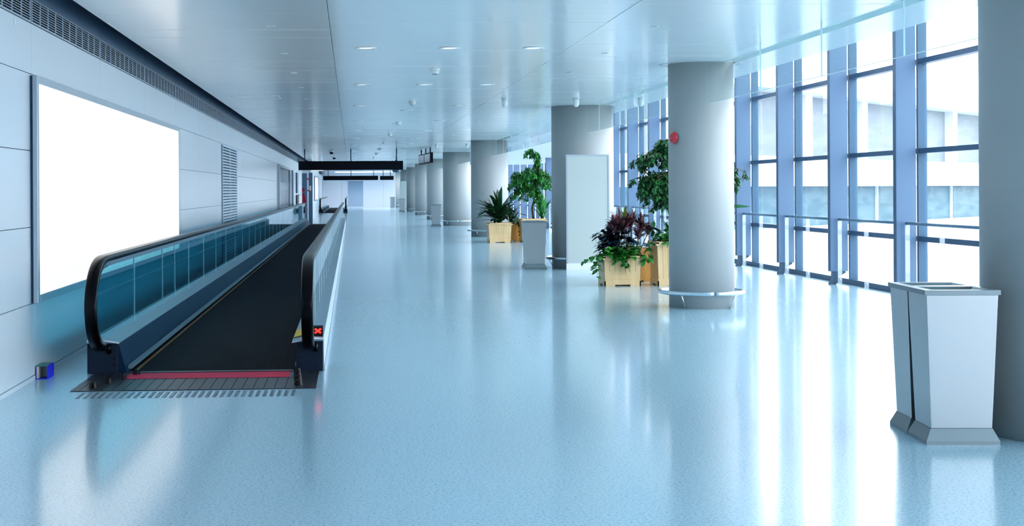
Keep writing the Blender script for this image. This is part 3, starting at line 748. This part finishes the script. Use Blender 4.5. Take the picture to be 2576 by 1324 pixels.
# ---------------------------------------------------------------- planters
def planter(x, y, wd, h, m, label, groove=8):
    """wd: rim width; x, y: front middle of the base"""
    t = empty('wooden_planter', (x, y, 0), label, 'planter', 'square wooden planters')
    r = wd / 2; yb = r
    b = MB(); a = r * .86; c = r * .93
    b.frus((-a, a, yb - a, yb + a, .06), (-c, c, yb - c, yb + c, h - .06))
    b.build('box', m, t)
    st = MB(); n = groove
    for sgn in (0, 1, 2, 3):
        q = MB()
        for k in range(n + 1):
            u = -1 + 2 * k / n
            w_ = .003
            q.add([(u * a - w_, -a - .0015, .10), (u * a + w_, -a - .0015, .10), (u * c + w_, -c - .0015, h - .06), (u * c - w_, -c - .0015, h - .06)], [(0, 1, 2, 3)])
            q.add([(u * a - w_, -a + .004, .10), (u * a + w_, -a + .004, .10), (u * c + w_, -c + .004, h - .06), (u * c - w_, -c + .004, h - .06)], [(0, 1, 2, 3)])
        q.xf(Matrix.Translation((0, yb, 0)) @ Matrix.Rotation(sgn * PI / 2, 4, 'Z')); st.add(q.v, q.f)
    st.build('board_grooves', M['groove'], t, fixn=False)
    e = r * .90
    bs = MB()
    for sgn in (0, 1, 2, 3):
        q = MB().prism([(-e, 0), (-e * .42, 0), (-e * .42, .022), (e * .42, .022), (e * .42, 0), (e, 0), (e, .085), (e * .985, .10), (-e * .985, .10), (-e, .085)], 'y', -e, -e + .02)
        q.xf(Matrix.Translation((0, yb, 0)) @ Matrix.Rotation(sgn * PI / 2, 4, 'Z')); bs.add(q.v, q.f)
    bs.build('base_board', m, t)
    rm = MB()
    for sgn in (0, 1, 2, 3):
        q = MB().prism([(-r, h - .012), (-r + .012, h), (-r + .05, h), (-r + .05, h - .06), (-c - .002, h - .075), (-r + .004, h - .055), (-r, h - .035)], 'x', -r, r)
        # swap: profile lies in (y,z), extruded along x
        q.xf(Matrix.Translation((0, yb, 0)) @ Matrix.Rotation(sgn * PI / 2, 4, 'Z')); rm.add(q.v, q.f)
    rm.build('rim', m, t)
    MB().box(-c + .03, c - .03, yb - c + .03, yb + c - .03, h - .07, h - .05).build('soil', M['soil'], t)
    return t
M['groove'] = mat('plank_groove', (0.36, 0.22, 0.10), 0.6)
planter(4.385, 22.93, .66, .49, M['wood'], 'low pale wooden planter at the front left of the right plant group', 7)
planter(4.82, 23.95, .62, .56, M['wood2'], 'honey brown wooden planter behind the low pale one', 7)
planter(5.24, 22.85, .66, .72, M['wood'], 'tall pale wooden planter half hidden by the slim column', 7)
planter(4.405, 42.2, .74, .59, M['wood'], 'pale wooden planter with the spiky plant, left in the far group', 9)
planter(4.87, 43.3, .66, .56, M['wood2'], 'small brown wooden planter squeezed behind the far pale one', 7)
planter(5.43, 42.3, .80, .70, M['wood'], 'tall pale wooden planter of the far tree, behind the steel bin', 9)

# ---------------------------------------------------------------- foliage
def leaf(b, p, d, L, Wd, droop=.25, up=Vector((0, 0, 1)), seg=4, cup=.12, shape='oval'):
    d = Vector(d).normalized(); s = d.cross(up)
    if s.length < 1e-3: s = Vector((1, 0, 0))
    s.normalize(); n = s.cross(d).normalized()
    vs = []; pos = Vector(p); dd = d.copy()
    for i in range(seg + 1):
        t = i / seg
        if shape == 'oval': w_ = math.sin(PI * min(1, t * .92 + .04)) ** .8 * (1 - .25 * t)
        elif shape == 'heart': w_ = (math.sin(PI * min(1, t * .80 + .2)) ** .7) * (1.05 - .35 * t)
        else: w_ = math.sin(PI * min(1, t * .86 + .10)) ** .6
        if i == seg: w_ = .02
        w_ *= Wd / 2; nn = s.cross(dd).normalized()
        vs += [pos - s * w_ + nn * w_ * cup, pos.copy(), pos + s * w_ + nn * w_ * cup]
        dd = (dd + Vector((0, 0, -1)) * droop / seg).normalized(); pos = pos + dd * (L / seg)
    fs = []
    for i in range(seg):
        o = i * 3; fs += [(o, o + 1, o + 4, o + 3), (o + 1, o + 2, o + 5, o + 4)]
    b.add(vs, fs, True)
def rnd_dir(lo=-.3, hi=1.0):
    a = random.uniform(0, 2 * PI); z = random.uniform(lo, hi); r = math.sqrt(max(.02, 1 - min(1, z * z)))
    return Vector((math.cos(a) * r, math.sin(a) * r, z))

def branch_tree(name, base, trunk_pts, clusters, m, label, leafL, leafW, seed, dens, m2=None):
    random.seed(seed)
    t = empty(name, base, label, 'tree', None)
    B = Vector(base)
    tp = [Vector(p) - B for p in trunk_pts]
    MB().tube(tp, [.035 - .018 * i / len(tp) for i in range(len(tp))], 8).build('trunk', M['bark'], t)
    br = MB(); fo = MB()
    for (c, rad, cnt, start) in clusters:
        c = Vector(c) - B; start = Vector(start) - B
        for k in range(cnt):
            q = rnd_dir(-.8, .9); tip = c + Vector((q.x * rad[0], q.y * rad[1], q.z * rad[2])) * random.uniform(.6, 1.05)
            mid = (start + tip) / 2 + Vector((0, 0, .10 + random.uniform(0, .08)))
            pts = [start, mid, tip, tip + Vector((q.x * .06, q.y * .06, -.10))]
            sm_ = []
            for i in range(3):
                for j in range(4):
                    sm_.append(pts[i].lerp(pts[i + 1], j / 4))
            sm_.append(pts[3])
            br.tube(sm_, [.007 * (1 - i / 15) + .0015 for i in range(len(sm_))], 4, caps=False)
            for i, p in enumerate(sm_[3:]):
                for e in range(dens):
                    dq = rnd_dir(-.9, .25); dq = (dq + Vector((0, 0, -.25))).normalized()
                    leaf(fo, p + rnd_dir(-1, 1) * random.uniform(0, .05), dq, leafL * random.uniform(.7, 1.15), leafW * random.uniform(.8, 1.1), .35, seg=3)
    br.build('branches', M['bark'], t)
    o = fo.build('foliage', m, t, fixn=False)
    return t
# right tree, growing from the tall planter
branch_tree('potted_fig_tree', (5.35, 23.2, .66), [(5.35, 23.2, .66), (5.38, 23.2, 1.1), (5.42, 23.25, 1.5), (5.5, 23.25, 1.9), (5.52, 23.25, 2.2)],
            [((5.05, 23.2, 1.72), (.42, .35, .15), 36, (5.42, 23.25, 1.6)), ((4.98, 23.2, 1.52), (.30, .3, .20), 24, (5.40, 23.25, 1.55)),
             ((5.00, 23.2, 2.08), (.36, .3, .09), 12, (5.5, 23.25, 1.95)), ((4.78, 23.2, 2.02), (.16, .2, .07), 6, (5.2, 23.2, 2.05)),
             ((5.22, 23.25, 2.30), (.28, .3, .12), 18, (5.5, 23.25, 2.15)), ((5.6, 23.3, 1.9), (.5, .4, .4), 16, (5.5, 23.25, 1.9)),
             ((5.10, 23.2, 1.36), (.12, .15, .12), 6, (5.25, 23.2, 1.55)), ((6.20, 23.3, 1.86), (.26, .2, .12), 7, (5.7, 23.3, 1.98)),
             ((6.37, 23.3, 1.72), (.10, .1, .12), 5, (6.15, 23.3, 1.92))],
            M['ficus'], 'leafy potted tree in the tall planter behind the slim pale column', .092, .044, 11, 6)
# far tree
branch_tree('potted_fig_tree', (5.47, 42.7, .64), [(5.47, 42.7, .64), (5.42, 42.7, 1.0), (5.52, 42.7, 1.4), (5.52, 42.7, 1.8)],
            [((5.40, 42.7, 1.95), (.60, .45, .34), 80, (5.5, 42.7, 1.75)), ((5.30, 42.7, 1.45), (.46, .4, .32), 50, (5.5, 42.7, 1.5)),
             ((4.98, 42.7, 1.76), (.24, .3, .24), 26, (5.4, 42.7, 1.8)), ((5.75, 42.7, 1.9), (.35, .4, .35), 18, (5.5, 42.7, 1.8)),
             ((5.62, 42.7, 2.36), (.10, .12, .16), 9, (5.65, 42.7, 2.1)), ((5.50, 42.7, 2.60), (.13, .1, .10), 8, (5.65, 42.7, 2.35)), ((5.30, 42.7, 2.70), (.12, .1, .06), 5, (5.5, 42.7, 2.6))],
            M['ficus_bright'], 'leafy potted tree in the far plant group, beside the thick column', .10, .05, 12, 4)

def strap_plant(name, base, n, L, Wd, m, label, seed, spread=(.35, 1.3), droop=(.5, 1.3), heights=(.02, .3), shape='strap', upto=None, cat='potted plant', bias=(0, 0)):
    random.seed(seed)
    t = empty(name, base, label, cat, None)
    b = MB(); st = MB()
    for k in range(n):
        a = random.uniform(0, 2 * PI); sp = random.uniform(*spread)
        z = random.uniform(*heights)
        d = Vector((math.cos(a) * sp + bias[0], math.sin(a) * sp + bias[1], 1.0))
        leaf(b, (math.cos(a) * .03, math.sin(a) * .03, z), d, L * random.uniform(.65, 1.1), Wd * random.uniform(.8, 1.15), random.uniform(*droop), seg=7, shape=shape, cup=.25)
    st.tube([(0, 0, -.02), (0, 0, heights[1])], .018, 8)
    st.build('stem', M['stem'], t); b.build('foliage', m, t, fixn=False)
    return t
strap_plant('spiky_plant', (4.40, 42.58, .53), 90, .86, .14, M['strap'], 'spiky dark green strap-leaved plant in the far left planter', 5, spread=(.1, 1.5), droop=(.3, 1.5), heights=(.02, .35), bias=(-.22, 0))
strap_plant('bird_nest_fern', (5.70, 42.55, .64), 32, .62, .07, M['ficus_bright'], 'bright green strappy fern at the foot of the far tree', 6, spread=(.1, .9))
strap_plant('bird_nest_fern', (4.87, 43.55, .50), 30, .50, .08, M['strap'], 'dark bushy fern in the brown planter behind the spiky plant', 7, spread=(.2, 1.2))
# near group
strap_plant('cordyline_plant', (4.44, 23.3, .82), 60, .32, .055, M['cordyline'], 'pink and purple leaved cordyline rising from the low planter', 8, spread=(.1, 1.6), droop=(.2, .9), heights=(.0, .16))
def dracaena_cluster():
    random.seed(21); t = empty('purple_leaf_plant', (4.385, 23.25, .43), 'near-black purple broad-leaved plant in the low pale planter', 'potted plant')
    b = MB(); st = MB()
    for k in range(19):
        x, y = random.uniform(-.30, .30), random.uniform(-.2, .2); h = random.uniform(.18, .42)
        st.tube([(x * .6, y * .6, 0), (x, y, h)], .006, 6)
        for j in range(11):
            d = rnd_dir(-.1, .8); leaf(b, (x, y, h + random.uniform(-.08, .04)), d, random.uniform(.16, .25), .095, .8, seg=4)
    st.build('stems', M['stem'], t); b.build('foliage', M['darkleaf'], t, fixn=False)
dracaena_cluster()
def cord2(base, label, seed, heads, m):
    random.seed(seed); t = empty('cordyline_plant', base, label, 'potted plant'); b = MB(); st = MB()
    for (hx, hy, hz, n, L) in heads:
        st.tube([(hx * .3, hy * .3, 0), (hx, hy, hz)], .008, 6)
        for j in range(n):
            a = random.uniform(0, 2 * PI); s_ = random.uniform(.1, 1.7)
            leaf(b, (hx, hy, hz + random.uniform(-.05, .05)), (math.cos(a) * s_, math.sin(a) * s_, 1), L * random.uniform(.7, 1.1), .046, random.uniform(.2, 1.0), seg=5, shape='strap', cup=.3)
    st.build('stems', M['stem'], t); b.build('foliage', m, t, fixn=False)
cord2((4.62, 23.35, .44), 'red and pink tufted cordyline in the low planter, right stems', 31, [(-.02, 0, .50, 34, .30), (.16, .05, .46, 34, .28), (-.28, .02, .44, 30, .28), (-.38, -.05, .32, 24, .26), (.08, -.1, .34, 24, .26), (.26, .0, .40, 26, .24), (-.14, .05, .52, 24, .26)], M['cordyline'])
cord2((4.47, 23.4, .44), 'olive green upright cordyline tips above the pink leaves', 32, [(.04, 0, .60, 8, .24), (.13, .02, .58, 5, .20)], M['lime'])
def pothos(base, label, seed, W_, trails, n=120, m='pothos', L=.125):
    random.seed(seed); t = empty('trailing_pothos', base, label, 'potted plant'); b = MB(); st = MB()
    for k in range(n):
        x, y, z = random.uniform(-W_, W_), random.uniform(-W_, W_ * .4), random.uniform(-.02, .16)
        d = rnd_dir(-.5, .7); d.y -= .3
        leaf(b, (x, y, z), d, L * random.uniform(.7, 1.15), L * .72, .4, seg=3, shape='heart')
    for (x0, y0, pts, cnt) in trails:
        P_ = [Vector((x0, y0, .06))] + [Vector(p) for p in pts]
        st.tube(P_, .004, 5)
        for k in range(cnt):
            u = random.random() * (len(P_) - 1); i = min(int(u), len(P_) - 2); p = P_[i].lerp(P_[i + 1], u - i)
            d = rnd_dir(-.9, .2); d.y -= .5
            leaf(b, p + rnd_dir(-1, 1) * .025, d, L * random.uniform(.7, 1.1), L * .72, .3, seg=3, shape='heart')
    st.build('vines', M['stem'], t); b.build('foliage', M[m], t, fixn=False)
pothos((4.385, 23.15, .46), 'bright green trailing pothos spilling over the low pale planter', 41, .28,
       [(-.3, -.1, [(-.38, -.2, .02), (-.44, -.22, -.12), (-.42, -.22, -.28)], 26), (-.3, -.1, [(-.5, -.15, .02), (-.62, -.15, -.06)], 7), (-.02, -.2, [(0, -.27, 0), (.03, -.28, -.10), (.05, -.28, -.17)], 26),
        (-.1, -.2, [(-.12, -.27, .02), (-.08, -.28, -.08)], 16), (.25, -.1, [(.33, -.22, .02), (.36, -.22, -.06)], 10)], n=260)
pothos((5.20, 23.12, .70), 'darker trailing pothos hanging from the tall planter', 42, .24,
       [(-.28, -.1, [(-.36, -.15, -.02), (-.40, -.15, -.16), (-.37, -.15, -.30)], 22), (-.1, -.2, [(-.12, -.33, .0), (-.12, -.34, -.08)], 8)], n=120)
pothos((4.95, 43.3, .54), 'green leafy trailing plant hanging between the far planters', 43, .22, [(.1, -.1, [(.14, -.36, 0), (.16, -.38, -.2), (.18, -.38, -.34)], 36)], n=60, L=.12)
def bigleaf_plant():
    random.seed(51); t = empty('broad_leaf_plant', (5.20, 23.25, .66), 'broad dark green leaved plant in the tall planter beside the column', 'potted plant'); b = MB()
    for (dx, dz, L, W_, dr) in ((-.9, 1.6, .62, .10, 1.1), (-1.3, .5, .40, .13, .3), (-.5, .8, .42, .14, .5), (-.2, 1.2, .48, .14, .6), (-1.0, .35, .32, .10, .4), (.5, 1.0, .5, .14, .8), (-.7, .6, .38, .12, .8)):
        leaf(b, (0, 0, .0), (dx, random.uniform(-.3, .1), dz), L, W_, dr, seg=8, cup=.2)
    for k in range(60):
        leaf(b, (random.uniform(-.28, .25), random.uniform(-.25, .2), random.uniform(0, .3)), rnd_dir(-.2, .9), .15, .07, .5, seg=4)
    leaf(b, (.86, .05, .60), (1, 0, .10), .52, .08, .15, up=Vector((0, .85, .5)), seg=8, cup=.2)
    MB().tube([(0, 0, -.02), (0, 0, .2)], .02, 8).tube([(0, 0, .1), (.3, .02, .42), (.62, .04, .57), (.89, .05, .60)], .007, 6).build('stem', M['stem'], t); b.build('foliage', M['bigleaf'], t, fixn=False)
bigleaf_plant()

# ---------------------------------------------------------------- outside
tag(MB().box(8.35, 260, -60, 300, -4.6, -4.5).build('apron_ground', M['apron']), 'pale overexposed concrete apron outside the windows', 'ground', kind='structure')
# pier building across, facade line from (14,84) running away to the right
tb = empty('terminal_building', (28, 100, -4.5), 'bright overexposed terminal building with glass bands seen through the windows', 'building', rz=R(48))
# local x runs along the facade, y away from the viewer
def tbx(z0, z1, y0, nm, m, x0=-12, x1=120): return MB().box(x0, x1, y0, 8, z0, z1).build(nm, m, tb)
tbx(0, 3.1, .6, 'ground_storey', M['bwhite']); tbx(3.1, 6.2, 1.0, 'lower_glazing', M['bteal'])
tbx(6.2, 8.4, -.5, 'white_band', M['bwhite']); tbx(8.4, 13.2, 1.0, 'upper_glazing', M['bglass']); tbx(13.2, 14.7, -1.2, 'roof_edge', M['bwhite'])
for k in range(12): MB().box(-11.5 + k * 11, -10.3 + k * 11, .2, 1.0, 8.4, 13.2).build('pier', M['bwhite'], tb)
for k in range(14): MB().box(-11 + k * 9.3, -10.8 + k * 9.3, .8, 1.0, 3.1, 6.2).build('mullion', M['bwhite'], tb)
